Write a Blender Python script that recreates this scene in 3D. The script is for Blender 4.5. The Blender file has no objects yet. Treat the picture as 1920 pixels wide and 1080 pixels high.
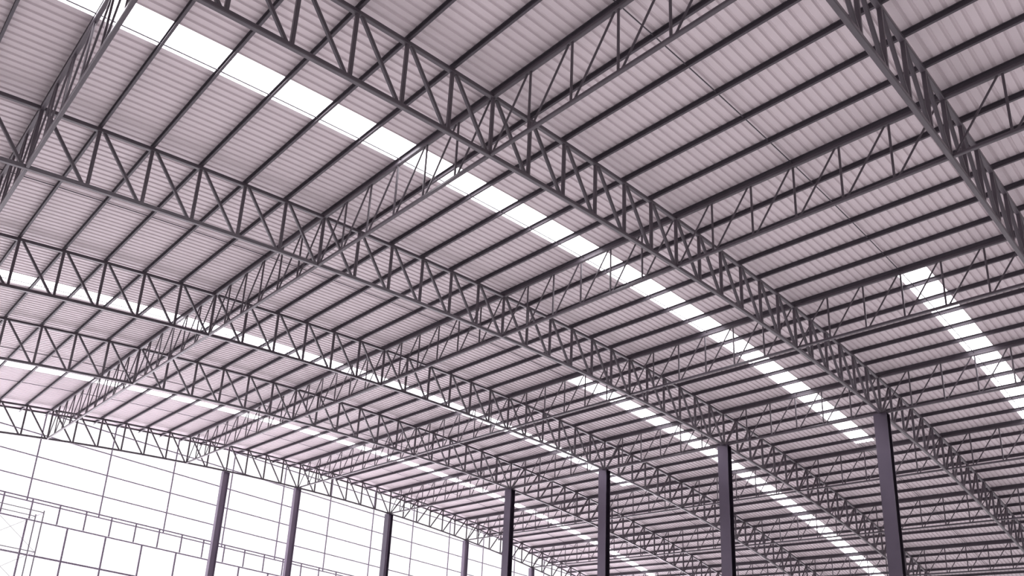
import bpy, math
from mathutils import Vector, Matrix

C = bpy.context.scene.collection
SC = bpy.context.scene

# ------------------------------------------------------------------ scale of the hall
U = 0.8                      # one layout unit in metres
EYE = 1.6                    # camera height above the ground
X0, LX = 47.20081 * U, 10.91908 * U          # column line, spacing of the lengthwise trusses
Z0, ZC = 19.34319 * U + EYE, -0.26362 * U    # arch: bottom chord height at the column line, fall per spacing squared
DEP = 2.21109 * U                            # truss depth
MY = [v * U for v in (-4.0038, 4.99619, 13.99619, 22.99619, 31.99619, 40.99619, 56.24264)]
NPL = 6                                      # roof panels per spacing
PUR_H, PUR_W = 0.175, 0.062
CH = 0.11                                    # main chord size
ROOF_UP = CH / 2 + PUR_H                     # roof sheet above top chord centre
Y_A, Y_B = -4.0 * U, 58.35 * U               # ends of the roof sheets
J_A, J_B = -5.0, 4.5
RIB = 0.2775 * U

def xj(j): return X0 + LX * j
def zb(x):
    j = (x - X0) / LX
    return Z0 + ZC * j * j
def zt(x): return zb(x) + DEP
def zroof(x): return zt(x) + ROOF_UP

# ------------------------------------------------------------------ camera
cd = bpy.data.cameras.new('camera'); cam = bpy.data.objects.new('camera', cd); C.objects.link(cam)
SC.camera = cam
cd.sensor_width = 36.0
cd.lens = 1452.362 * 36 / 1920
cd.shift_x = 0.14703
cd.shift_y = 0.19208
cd.clip_end = 500
r = Vector((0.76907608, -0.63135462, 0.09956567)); u = Vector((-0.25674651, -0.16250698, 0.95271859)); f = Vector((0.58532317, 0.75827622, 0.28707833))
cam.matrix_world = Matrix(((r.x, u.x, -f.x, 0), (r.y, u.y, -f.y, 0), (r.z, u.z, -f.z, EYE), (0, 0, 0, 1)))

# ------------------------------------------------------------------ view and world
SC.view_settings.view_transform = 'Standard'
SC.view_settings.look = 'None'
SC.view_settings.gamma = 1
SC.view_settings.use_curve_mapping = False
SC.view_settings.exposure = 0.0

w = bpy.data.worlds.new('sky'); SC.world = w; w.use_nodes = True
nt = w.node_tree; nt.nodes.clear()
def N(t, **k):
    n = nt.nodes.new(t)
    for a, b in k.items(): setattr(n, a, b)
    return n
def Mth(op, a, b=None, clamp=False):
    n = N('ShaderNodeMath', operation=op, use_clamp=clamp)
    for i, v in enumerate((a, b)):
        if v is None: continue
        if isinstance(v, (int, float)): n.inputs[i].default_value = v
        else: nt.links.new(v, n.inputs[i])
    return n.outputs[0]
def ramp01(v, lo, hi):
    n = N('ShaderNodeMapRange', interpolation_type='SMOOTHSTEP')
    nt.links.new(v, n.inputs[0]); n.inputs[1].default_value = lo; n.inputs[2].default_value = hi
    return n.outputs[0]
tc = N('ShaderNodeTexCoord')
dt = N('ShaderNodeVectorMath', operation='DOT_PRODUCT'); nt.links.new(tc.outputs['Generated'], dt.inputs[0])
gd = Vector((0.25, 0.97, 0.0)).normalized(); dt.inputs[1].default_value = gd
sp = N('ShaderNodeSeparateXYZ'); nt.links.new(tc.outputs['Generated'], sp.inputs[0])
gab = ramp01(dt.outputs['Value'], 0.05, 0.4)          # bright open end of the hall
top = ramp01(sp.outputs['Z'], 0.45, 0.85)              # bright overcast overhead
up = ramp01(sp.outputs['Z'], -0.06, 0.0)              # sky above; glow below stands in for light off the unseen floor
SKY, TOP, SIDE, BOUNCE = 1.28, 12.0, 0.30, 0.94
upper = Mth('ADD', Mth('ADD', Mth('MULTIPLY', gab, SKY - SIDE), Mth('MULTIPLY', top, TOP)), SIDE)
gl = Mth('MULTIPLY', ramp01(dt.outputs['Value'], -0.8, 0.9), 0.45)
lower = Mth('ADD', gl, BOUNCE - 0.25)
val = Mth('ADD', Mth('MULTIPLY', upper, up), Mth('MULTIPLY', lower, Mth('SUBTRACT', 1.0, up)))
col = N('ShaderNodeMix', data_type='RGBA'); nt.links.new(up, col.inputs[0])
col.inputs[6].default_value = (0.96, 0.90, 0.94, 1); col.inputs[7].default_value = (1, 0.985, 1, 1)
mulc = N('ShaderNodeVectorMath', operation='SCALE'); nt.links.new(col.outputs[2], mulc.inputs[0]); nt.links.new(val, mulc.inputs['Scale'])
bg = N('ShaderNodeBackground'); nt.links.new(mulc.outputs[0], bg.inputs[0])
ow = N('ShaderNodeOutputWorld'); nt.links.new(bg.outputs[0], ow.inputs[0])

# high sun behind the open gable, added to light the unseen yard outside
sl = bpy.data.lights.new('sun', 'SUN'); sl.energy = 5.5; sl.angle = math.radians(3); sl.color = (1.0, 0.97, 1.0)
so = bpy.data.objects.new('sun', sl); C.objects.link(so); so.location = (40, 80, 60)
so.rotation_euler = Vector((0.15, 0.62, 0.77)).to_track_quat('Z', 'Y').to_euler()

# ------------------------------------------------------------------ materials
def mat(name, colr, rough=0.5, metal=0.0, spec=0.5, var=0.12, scale=6.0):
    m = bpy.data.materials.new(name); m.use_nodes = True
    t = m.node_tree; b = t.nodes['Principled BSDF']
    b.inputs['Roughness'].default_value = rough; b.inputs['Metallic'].default_value = metal
    b.inputs['Specular IOR Level'].default_value = spec
    c = t.nodes.new('ShaderNodeTexCoord'); n = t.nodes.new('ShaderNodeTexNoise'); n.inputs['Scale'].default_value = scale
    n.inputs['Detail'].default_value = 4
    t.links.new(c.outputs['Object'], n.inputs['Vector'])
    mx = t.nodes.new('ShaderNodeMix'); mx.data_type = 'RGBA'
    t.links.new(n.outputs['Fac'], mx.inputs[0])
    mx.inputs[6].default_value = (*[v * (1 - var) for v in colr], 1); mx.inputs[7].default_value = (*[min(1, v * (1 + var)) for v in colr], 1)
    t.links.new(mx.outputs[2], b.inputs['Base Color'])
    return m
STEEL = mat('painted_steel', (0.070, 0.058, 0.070), 0.33, 0.0, 0.4, 0.2, 3.0)
PURLIN = mat('purlin_steel', (0.06, 0.05, 0.062), 0.5, 0.0, 0.35, 0.2, 3.0)
COLUMN = mat('column_paint', (0.145, 0.125, 0.16), 0.36, 1.0, 0.5, 0.12, 1.2)
GCOL_GLARE = mat('gable_column_glare', (0.17, 0.135, 0.19), 0.35, 0.0, 0.6, 0.12, 1.2)  # paler lilac: veil of gable glare put into the column colour
FRAME = mat('frame_steel', (0.2, 0.165, 0.22), 0.5, 0.0, 0.4, 0.1, 3.0)
SHEET = mat('roof_sheet', (0.545, 0.475, 0.50), 0.5, 0.0, 0.3, 0.05, 0.7)
GALV = mat('galvanised_tube', (0.3, 0.27, 0.32), 0.4, 0.3, 0.5, 0.1, 5.0)
def skylight_mat():
    m = bpy.data.materials.new('translucent_sheet'); m.use_nodes = True
    t = m.node_tree; t.nodes.clear()
    o = t.nodes.new('ShaderNodeOutputMaterial'); a = t.nodes.new('ShaderNodeBsdfTranslucent'); b = t.nodes.new('ShaderNodeBsdfDiffuse')
    a.inputs[0].default_value = (0.86, 0.84, 0.87, 1); b.inputs[0].default_value = (0.8, 0.78, 0.82, 1)
    c = t.nodes.new('ShaderNodeTexCoord'); n = t.nodes.new('ShaderNodeTexNoise'); n.inputs['Scale'].default_value = 2.0
    t.links.new(c.outputs['Object'], n.inputs['Vector'])
    mr = t.nodes.new('ShaderNodeMapRange'); t.links.new(n.outputs['Fac'], mr.inputs[0]); mr.inputs[3].default_value = 0.1; mr.inputs[4].default_value = 0.16
    x = t.nodes.new('ShaderNodeMixShader'); t.links.new(mr.outputs[0], x.inputs[0]); t.links.new(a.outputs[0], x.inputs[1]); t.links.new(b.outputs[0], x.inputs[2])
    t.links.new(x.outputs[0], o.inputs[0]); return m
SKYL = skylight_mat()

# ------------------------------------------------------------------ mesh helpers
def me(name, V, F, m):
    d = bpy.data.meshes.new(name); d.from_pydata([tuple(v) for v in V], [], F); d.update(); d.materials.append(m); return d
def link(name, data, parent=None, loc=(0, 0, 0)):
    o = bpy.data.objects.new(name, data); C.objects.link(o); o.location = loc
    if parent: o.parent = parent
    return o
def tag(o, label=None, cat=None, group=None, kind=None):
    if label: o['label'] = label
    if cat: o['category'] = cat
    if group: o['group'] = group
    if kind: o['kind'] = kind
    return o
def thing(name, loc, label, cat, group=None):
    return tag(link(name, None, None, loc), label, cat, group)
BOXF = [(0, 1, 2, 3), (7, 6, 5, 4), (0, 4, 5, 1), (1, 5, 6, 2), (2, 6, 7, 3), (3, 7, 4, 0)]
def bar(p0, p1, w, h, side=Vector((0, 1, 0)), V=None, F=None):
    """square tube with chamfered edges from p0 to p1; w along side, h across"""
    p0, p1 = Vector(p0), Vector(p1)
    V = [] if V is None else V; F = [] if F is None else F
    d = (p1 - p0).normalized(); s = (side - d * side.dot(d)).normalized(); t = d.cross(s)
    b = min(w, h) * 0.16; a, c = w / 2, h / 2
    prof = [(-a, -c + b), (-a + b, -c), (a - b, -c), (a, -c + b), (a, c - b), (a - b, c), (-a + b, c), (-a, c - b)]
    n0 = len(V)
    for p in (p0, p1):
        for (i, k) in prof: V.append(p + s * i + t * k)
    for i in range(8): F.append((n0 + i, n0 + (i + 1) % 8, n0 + 8 + (i + 1) % 8, n0 + 8 + i))
    F.append(tuple(n0 + 7 - i for i in range(8))); F.append(tuple(n0 + 8 + i for i in range(8)))
    return V, F
def sweep(pts, prof, closed=True):
    """extrude an (across, up) outline along points lying in one x-z plane"""
    V, F = [], []; n = len(prof)
    for i, p in enumerate(pts):
        a = Vector(pts[max(i - 1, 0)]); b = Vector(pts[min(i + 1, len(pts) - 1)]); d = (b - a).normalized()
        s = Vector((0, 1, 0)); t = Vector((-d.z, 0, d.x))
        for (q, k) in prof: V.append(Vector(p) + s * q + t * k)
    for i in range(len(pts) - 1):
        for k in range(n if closed else n - 1):
            k2 = (k + 1) % n
            F.append((i * n + k, i * n + k2, (i + 1) * n + k2, (i + 1) * n + k))
    if closed:
        F.append(tuple(range(n - 1, -1, -1))); F.append(tuple((len(pts) - 1) * n + k for k in range(n)))
    return V, F
def chan(wd, ht, b):
    a, c = wd / 2, ht / 2
    return [(-a, -c + b), (-a + b, -c), (a - b, -c), (a, -c + b), (a, c - b), (a - b, c), (-a + b, c), (-a, c - b)]

ORD = ['', 'first', 'second', 'third', 'fourth', 'fifth', 'sixth', 'seventh', 'eighth', 'ninth', 'tenth']
LINE = {-5: 'fifth truss line left of columns', -4: 'fourth truss line left of columns', -3: 'third truss line left of columns',
        -2: 'second truss line left of columns', -1: 'first truss line left of columns', 0: 'truss line over the columns',
        1: 'first truss line right of columns', 2: 'second truss line right of columns', 3: 'third truss line right of columns',
        4: 'fourth truss line right of columns'}

# ------------------------------------------------------------------ unseen pale yard added outside the open gable to bounce sun onto the roof
BOUNCE_YARD = mat('bounce_yard', (0.64, 0.61, 0.65), 0.8, 0.0, 0.2, 0.06, 0.4)
yd = link('floor', me('floor', [(-60, 47.5, -0.3), (130, 47.5, -0.3), (130, 110, -0.3), (-60, 110, -0.3), (-60, 47.5, 0), (130, 47.5, 0), (130, 110, 0), (-60, 110, 0)],
          [(3, 2, 1, 0), (4, 5, 6, 7), (0, 1, 5, 4), (1, 2, 6, 5), (2, 3, 7, 6), (3, 0, 4, 7)], BOUNCE_YARD))
tag(yd, kind='structure', label='unseen pale concrete yard added outside the gable to lighten the roof')

# ------------------------------------------------------------------ roof sheets and skylights
NX = int((J_B - J_A) * NPL)
XS = [xj(J_A + k / NPL) for k in range(NX + 1)]
# skylight strips: y start, number of ribs, j from, j to, label
SKYS = [
 (8.66, -0.955, 4.5, 'bright skylight strip at the upper right, in the bay beside the nearest arched truss'),
 (17.56, -5.0, 0.925, 'long bright skylight strip running from the top left corner down past the middle'),
 (26.62, -0.955, 4.5, 'bright skylight strip in the lower right half, between the third and fourth arched trusses'),
 (35.76, -5.0, 0.925, 'bright skylight strip at the left edge, between the fourth and fifth arched trusses'),
 (48.5, -5.0, 4.5, 'farthest bright skylight strip, in the wide last bay before the open gable')]
y_rib0 = 17.56 * U - math.floor((17.56 * U - Y_A) / RIB) * RIB
def snap(y): return round((y * U - y_rib0) / RIB)
NR = int((Y_B - y_rib0) / RIB)
sk = [(snap(a), snap(a) + (3 if a > 48 else 4), j0, j1, l) for a, j0, j1, l in SKYS]
PROF = [(0.0, 0.0), (0.60, 0.0), (0.71, 0.034), (0.87, 0.034)]   # share of a period, height
def ribbed(name, k0, k1, x_list, m, lift=0.0, holes=()):
    V, F = [], []
    ys = []
    for k in range(k0, k1):
        for a, h in PROF: ys.append((y_rib0 + (k + a) * RIB, h, k))
    ys.append((y_rib0 + k1 * RIB, 0.0, k1))
    n = len(ys)
    for x in x_list:
        z = zroof(x) + 0.002 + lift
        for (y, h, k) in ys: V.append((x, y, z + h))
    for i in range(len(x_list) - 1):
        xm = (x_list[i] + x_list[i + 1]) / 2; jm = (xm - X0) / LX
        for q in range(n - 1):
            k = ys[q][2]
            if any(a <= k < b and j0 < jm < j1 for a, b, j0, j1 in holes): continue
            F.append((i * n + q, (i + 1) * n + q, (i + 1) * n + q + 1, i * n + q + 1))
    return me(name, V, F, m)
cuts = sorted(set(XS + [xj(s[2]) for s in sk] + [xj(s[3]) for s in sk]))
roof = link('ceiling', ribbed('ceiling', -1, NR, cuts, SHEET, 0, [(a, b, j0, j1) for a, b, j0, j1, l in sk]))
tag(roof, kind='structure', label='underside of the pale ribbed metal roof sheets')
for a, b, j0, j1, l in sk:
    xs = sorted([x for x in XS if xj(j0) < x < xj(j1)] + [xj(j0), xj(j1)])
    o = link('roof_skylight', ribbed('roof_skylight', a, b, xs, SKYL)); tag(o, l, 'skylight', 'translucent skylight strips in the roof')
# verge trim along the open end of the roof
yv = y_rib0 + NR * RIB
V, F = sweep([(x, yv, zroof(x) - 0.03) for x in XS], chan(0.05, 0.12, 0.006))
tag(link('trim_1', me('trim_1', V, F, STEEL)), kind='structure', label='dark verge trim along the far edge of the roof')

# ------------------------------------------------------------------ purlins (C section, open towards -x)
t_ = 0.006
Cp = [(PUR_W / 2, 0), (PUR_W / 2, PUR_H), (-PUR_W / 2, PUR_H), (-PUR_W / 2, PUR_H - .02), (-PUR_W / 2 + t_, PUR_H - .02), (-PUR_W / 2 + t_, PUR_H - t_),
      (PUR_W / 2 - t_, PUR_H - t_), (PUR_W / 2 - t_, t_), (-PUR_W / 2 + t_, t_), (-PUR_W / 2 + t_, .02), (-PUR_W / 2, .02), (-PUR_W / 2, 0)]
V, F = [], []
yA, yB = Y_A, Y_B - 0.06
for y in (yA, yB):
    for a, b in Cp: V.append((a, y, b))
n = len(Cp)
for k in range(n): F.append((k, (k + 1) % n, n + (k + 1) % n, n + k))
F.append(tuple(range(n))); F.append(tuple(range(2 * n - 1, n - 1, -1)))
purl_me = me('roof_purlin', V, F, PURLIN)
for k in range(NX + 1):
    jj = J_A + k / NPL; base = math.floor(jj + 1e-6); step = round((jj - base) * NPL)
    if base < -5: continue
    lab = ('dark steel roof purlin directly above the ' + LINE[base]) if step == 0 else ('dark steel roof purlin, ' + ORD[step] + ' right of the ' + LINE[base])
    o = link('roof_purlin', purl_me, None, (XS[k], 0, zt(XS[k]) + CH / 2)); tag(o, lab, 'purlin', 'roof purlins running the length of the hall')

# ------------------------------------------------------------------ arched main trusses
def copy_tree(root, loc):
    c = root.copy(); C.objects.link(c); c.location = loc
    for ch in list(root.children):
        d = ch.copy(); C.objects.link(d); d.parent = c
        for g in ch.children:
            e = g.copy(); C.objects.link(e); e.parent = d
    return c
TL = {1: 'nearest arched steel truss, crossing the upper right corner steeply', 2: 'second arched steel truss, crossing the picture from top left to lower right',
      3: 'third arched steel truss, starting at the left edge near the top', 4: 'fourth arched steel truss, mid-height at the left edge',
      5: 'fifth arched steel truss, low at the left edge, last but one before the gable', 6: 'farthest arched steel truss, at the open gable against the white sky'}
BASE = Vector((X0, 0, Z0))
def make_truss():
    root = thing('arched_truss', (X0, MY[2], Z0), TL[2], 'truss', 'arched main trusses across the hall')
    def P(x, z): return Vector((x - X0, 0, z - Z0))
    V, F = sweep([P(x, zb(x)) for x in XS], chan(CH, CH, 0.014)); link('bottom_chord', me('bottom_chord', V, F, STEEL), root)
    V, F = sweep([P(x, zt(x)) for x in XS], chan(CH, CH, 0.014)); link('top_chord', me('top_chord', V, F, STEEL), root)
    V, F = bar((0, 0, CH / 2 - .01), (0, 0, DEP - CH / 2 + .01), 0.092, 0.092); post = me('web_post', V, F, STEEL)
    off = 0.13
    for k, x in enumerate(XS):
        link('web_post', post, root, tuple(P(x, zb(x))))
        if k == len(XS) - 1: break
        x2 = XS[k + 1]
        if x2 <= X0 + 0.01: xa, xb = x + off, x2 - off          # top left to bottom right
        else: xa, xb = x2 - off, x + off * 0.9                  # mirrored beyond the columns
        V, F = bar(P(xa, zt(xa) - CH / 2 + .01), P(xb, zb(xb) + CH / 2 - .01), 0.085, 0.085)
        link('diagonal_brace', me('diagonal_brace', V, F, STEEL), root)
    return root
t2 = make_truss()
for i in (1, 3, 4, 5, 6):
    c = copy_tree(t2, (X0, MY[i], Z0)); c['label'] = TL[i]

# ------------------------------------------------------------------ lengthwise trusses between the arches
BAY = {0: 'near side of the first arch', 1: 'between first and second arches', 2: 'between second and third arches',
       3: 'between third and fourth arches', 4: 'between fourth and fifth arches', 5: 'between fifth and last arches'}
def make_long(ylen, n):
    root = link('lengthwise_truss', None)
    e = CH / 2 + 0.004
    V, F = bar((0, e, 0), (0, ylen - e, 0), 0.095, 0.095, Vector((1, 0, 0))); link('bottom_chord', me('bottom_chord', V, F, STEEL), root)
    V, F = bar((0, e, DEP), (0, ylen - e, DEP), 0.1, 0.1, Vector((1, 0, 0))); link('top_chord', me('top_chord', V, F, STEEL), root)
    V, F = bar((0, 0, .04), (0, 0, DEP - .04), 0.052, 0.052); post = me('web_post', V, F, STEEL)
    s = ylen / n
    # diagonals fall away from the camera: top of the nearer post to the foot of the farther one
    V, F = bar((0, 0.1, DEP - .04), (0, s - 0.1, .04), 0.045, 0.045, Vector((1, 0, 0))); dg = me('diagonal_brace', V, F, STEEL)
    for k in range(n):
        if k: link('web_post', post, root, (0, k * s, 0))
        link('diagonal_brace', dg, root, (0, k * s, 0))
    return root
protoA, protoB = make_long(MY[3] - MY[2], 6), make_long(MY[6] - MY[5], 10)
used = set()
for i in range(0, 6):
    for j in range(-4, 5):
        if i == 0 and j not in (-3, -2, -1): continue
        pr = protoB if i == 5 else protoA
        loc = (xj(j), MY[i], zb(xj(j)))
        if pr.name not in used: used.add(pr.name); o = pr; o.location = loc
        else: o = copy_tree(pr, loc)
        tag(o, 'slender truss, ' + LINE[j] + ', ' + BAY[i], 'truss', 'lengthwise trusses between the arches')

# ------------------------------------------------------------------ tie rods at mid bay
def rod_mesh(y):
    pts = [(x, 0, zt(x) + CH / 2 + PUR_H * 0.45) for x in XS]
    pr = [(0.016 * math.cos(a * math.pi / 3), 0.016 * math.sin(a * math.pi / 3)) for a in range(6)]
    V, F = sweep(pts, pr); return me('tie_rod', V, F, PURLIN)
rm = rod_mesh(0)
for yy, l in ((9.52, 'thin tie rod between purlins in the bay beside the nearest arched truss'), (18.4, 'thin tie rod crossing the long skylight strip from the top left'),
              (27.42, 'thin tie rod between purlins between the third and fourth arched trusses'), (36.42, 'thin tie rod between purlins between the fourth and fifth arched trusses'),
              (45.65, 'thin tie rod in the last bay, the one nearer the fifth arched truss'), (51.6, 'thin tie rod in the last bay, the one nearer the open gable')):
    tag(link('tie_rod', rm, None, (0, yy * U, 0)), l, 'rod', 'tie rods between the purlins')

# ------------------------------------------------------------------ columns (I section, flanges facing left and right)
def plate(x0, x1, y0, y1, z0, z1):
    V = [(x0, y0, z0), (x1, y0, z0), (x1, y1, z0), (x0, y1, z0), (x0, y0, z1), (x1, y0, z1), (x1, y1, z1), (x0, y1, z1)]
    return V, [(3, 2, 1, 0), (4, 5, 6, 7), (0, 1, 5, 4), (1, 2, 6, 5), (2, 3, 7, 6), (3, 0, 4, 7)]
def column(j, i, wy, dx, label):
    x = xj(j); top = zb(x) - CH / 2 - 0.012 - abs(2 * ZC * j / LX) * (dx / 2 + .02)
    root = thing('steel_column', (x, MY[i], 0), label, 'column', 'tall steel columns')
    t = 0.022
    def pt(n, *a): V, F = plate(*a); return link(n, me(n, V, F, GCOL_GLARE if (i == 6 and (j or n == 'web')) else COLUMN), root)
    pt('flange', -dx / 2, -dx / 2 + t, -wy / 2, wy / 2, 0, top - .02); pt('flange', dx / 2 - t, dx / 2, -wy / 2, wy / 2, 0, top - .02)
    pt('web', -dx / 2 + t, dx / 2 - t, -0.012, 0.012, 0, top - .02)
    pt('cap_plate', -dx / 2 - .01, dx / 2 + .01, -wy / 2 - .01, wy / 2 + .01, top - .02, top)
    pt('base_plate', -dx / 2 - .08, dx / 2 + .08, -wy / 2 - .08, wy / 2 + .08, 0, .03)
    # splice plates where two column lengths meet
    pt('splice_plate', -dx / 2 - .004, -dx / 2, -wy / 2 + .01, wy / 2 - .01, top - 2.15, top - 2.1)
for i, l in ((2, 'widest and tallest dark steel column, rightmost in the picture'), (3, 'dark steel column, second from the right'),
             (4, 'dark steel column, third from the right'), (5, 'dark steel column at the bottom centre, tall and just left of the short gable column')):
    column(0, i, 0.52, 0.43, l)
for j, l in ((-10 / 6, 'leftmost steel column of the open gable, under the farthest arched truss'), (-1, 'second steel column from the left, at the open gable'),
             (0, 'third steel column from the left, at the open gable'), (1, 'fourth steel column from the left, at the open gable'),
             (2, 'short glimpse of the gable column at the bottom, just left of the third column from the right')):
    column(j, 6, 0.31 if j else 0.5, 0.46, l)

# ------------------------------------------------------------------ open gable framing behind the farthest truss
YW = 57.74 * U
GX = [(14.42 + 5.338 * k) * U for k in range(-2, 12)]
G_ORD = ['', 'first', 'second', 'third', 'fourth', 'fifth', 'sixth', 'seventh', 'eighth', 'ninth', 'tenth', 'eleventh', 'twelfth', 'thirteenth', 'fourteenth', 'fifteenth', 'sixteenth', 'seventeenth', 'eighteenth', 'nineteenth', 'twentieth', 'twenty first', 'twenty second', 'twenty third', 'twenty fourth', 'twenty fifth']
zz = lambda v: v * U + EYE
gz0 = zz(12.52)
vis = 0
for x in GX:
    if x < 11 * U: continue
    vis += 1
    h = zroof(x) - 0.12 - gz0
    V, F = bar((0, 0, 0), (0, 0, h), 0.075, 0.075); o = link('gable_post', me('gable_post', V, F, FRAME), None, (x, YW, gz0))
    tag(o, 'thin upright post of the open gable frame, ' + G_ORD[vis] + ' from the left edge', 'post', 'thin upright posts of the open gable')
def girt(name, z, xa, xb, s, label, y=YW, grp='horizontal rails of the open gable'):
    V, F = bar((0, 0, 0), (xb - xa, 0, 0), s, s, Vector((0, 1, 0))); o = link(name, me(name, V, F, FRAME), None, (xa, y, zz(z)))
    tag(o, label, 'rail', grp)
XL, XR = 3.0 * U, 84 * U
def arch_x(z):      # where the roof comes down to height z
    zz_ = zz(z) - DEP - ROOF_UP + 0.15
    d = math.sqrt(max(0, (zz_ - Z0) / ZC)) * LX
    return X0 - d, X0 + d
gl_ = ['lowest thin rail above the double rail of the open gable', 'second thin rail above the double rail of the open gable', 'third thin rail above the double rail of the open gable',
       'fourth thin rail above the double rail of the open gable', 'topmost thin rail of the open gable, close under the roof']
for k, z in enumerate((14.2, 15.88, 17.58, 19.3, 20.95)):
    a, b = arch_x(z); girt('gable_rail', z, max(XL, a), min(XR, b), 0.07, gl_[k], YW - 0.08)
girt('gable_rail', 12.76, XL, XR, 0.08, 'upper rail of the double rail across the open gable', YW - 0.085)
girt('gable_rail', 12.52, XL, XR, 0.07, 'lower rail of the double rail across the open gable', YW - 0.08)
girt('gable_rail', 11.2, XL, XR, 0.085, 'rail under the row of short posts of the open gable', YW - 0.085)
girt('gable_rail', 8.7, XL, XR, 0.11, 'lowest visible rail of the open gable', YW - 0.085)
k = 0
for q in range(0, 24):
    x = (12.8 + 1.981 * q) * U; k += 1
    V, F = bar((0, 0, 0), (0, 0, (12.76 - 11.2) * U - .09), 0.08, 0.08); o = link('short_gable_post', me('short_gable_post', V, F, FRAME), None, (x, YW - 0.17, zz(11.2) + .045))
    tag(o, 'short post between the double rail and the rail below it, ' + G_ORD[k] + ' from the left', 'post', 'short posts of the open gable')
for k, q in enumerate(range(0, 14)):
    x = (14.66 + 2.93 * q) * U
    V, F = bar((0, 0, 0), (0, 0, zz(11.2) - .045), 0.095, 0.095); o = link('lower_gable_post', me('lower_gable_post', V, F, FRAME), None, (x, YW - 0.19, 0))
    tag(o, 'lower gable post standing under the short posts, ' + G_ORD[k + 1] + ' from the left', 'post', 'lower posts of the open gable')

# ------------------------------------------------------------------ scaffold tower at the bottom left
sx0, sx1, sy0, sy1 = 8.3 * U, 11.2 * U, 41.0 * U, 42.4 * U
root = thing('scaffold_tower', (sx0, sy0, 0), 'thin tubular scaffold tower at the bottom left, in front of the open gable', 'scaffold')
lv = [zz(8.49) - k * 2.09 * U for k in range(9)]; lv = [z for z in lv if z > 0.1]
def tube(name, p0, p1, d=0.036):
    V, F = bar(Vector(p0) - Vector((sx0, sy0, 0)), Vector(p1) - Vector((sx0, sy0, 0)), d, d, Vector((0.3, 1, 0.2))); link(name, me(name, V, F, GALV), root)
for x in (sx0, sx1):
    for y in (sy0, sy1):
        tube('upright_tube', (x, y, 0), (x, y, lv[0] + 0.08), 0.05)
for z in lv:
    tube('cross_tube', (sx0, sy0, z), (sx1, sy0, z)); tube('cross_tube', (sx0, sy1, z), (sx1, sy1, z))
    tube('cross_tube', (sx0, sy0, z), (sx0, sy1, z)); tube('cross_tube', (sx1, sy0, z), (sx1, sy1, z))
for a, b in zip(lv[:-1], lv[1:]):
    tube('brace_tube', (sx0, sy0 + .03, a), (sx1, sy0 + .03, b), 0.014); tube('brace_tube', (sx0, sy1 - .03, b), (sx1, sy1 - .03, a), 0.014)
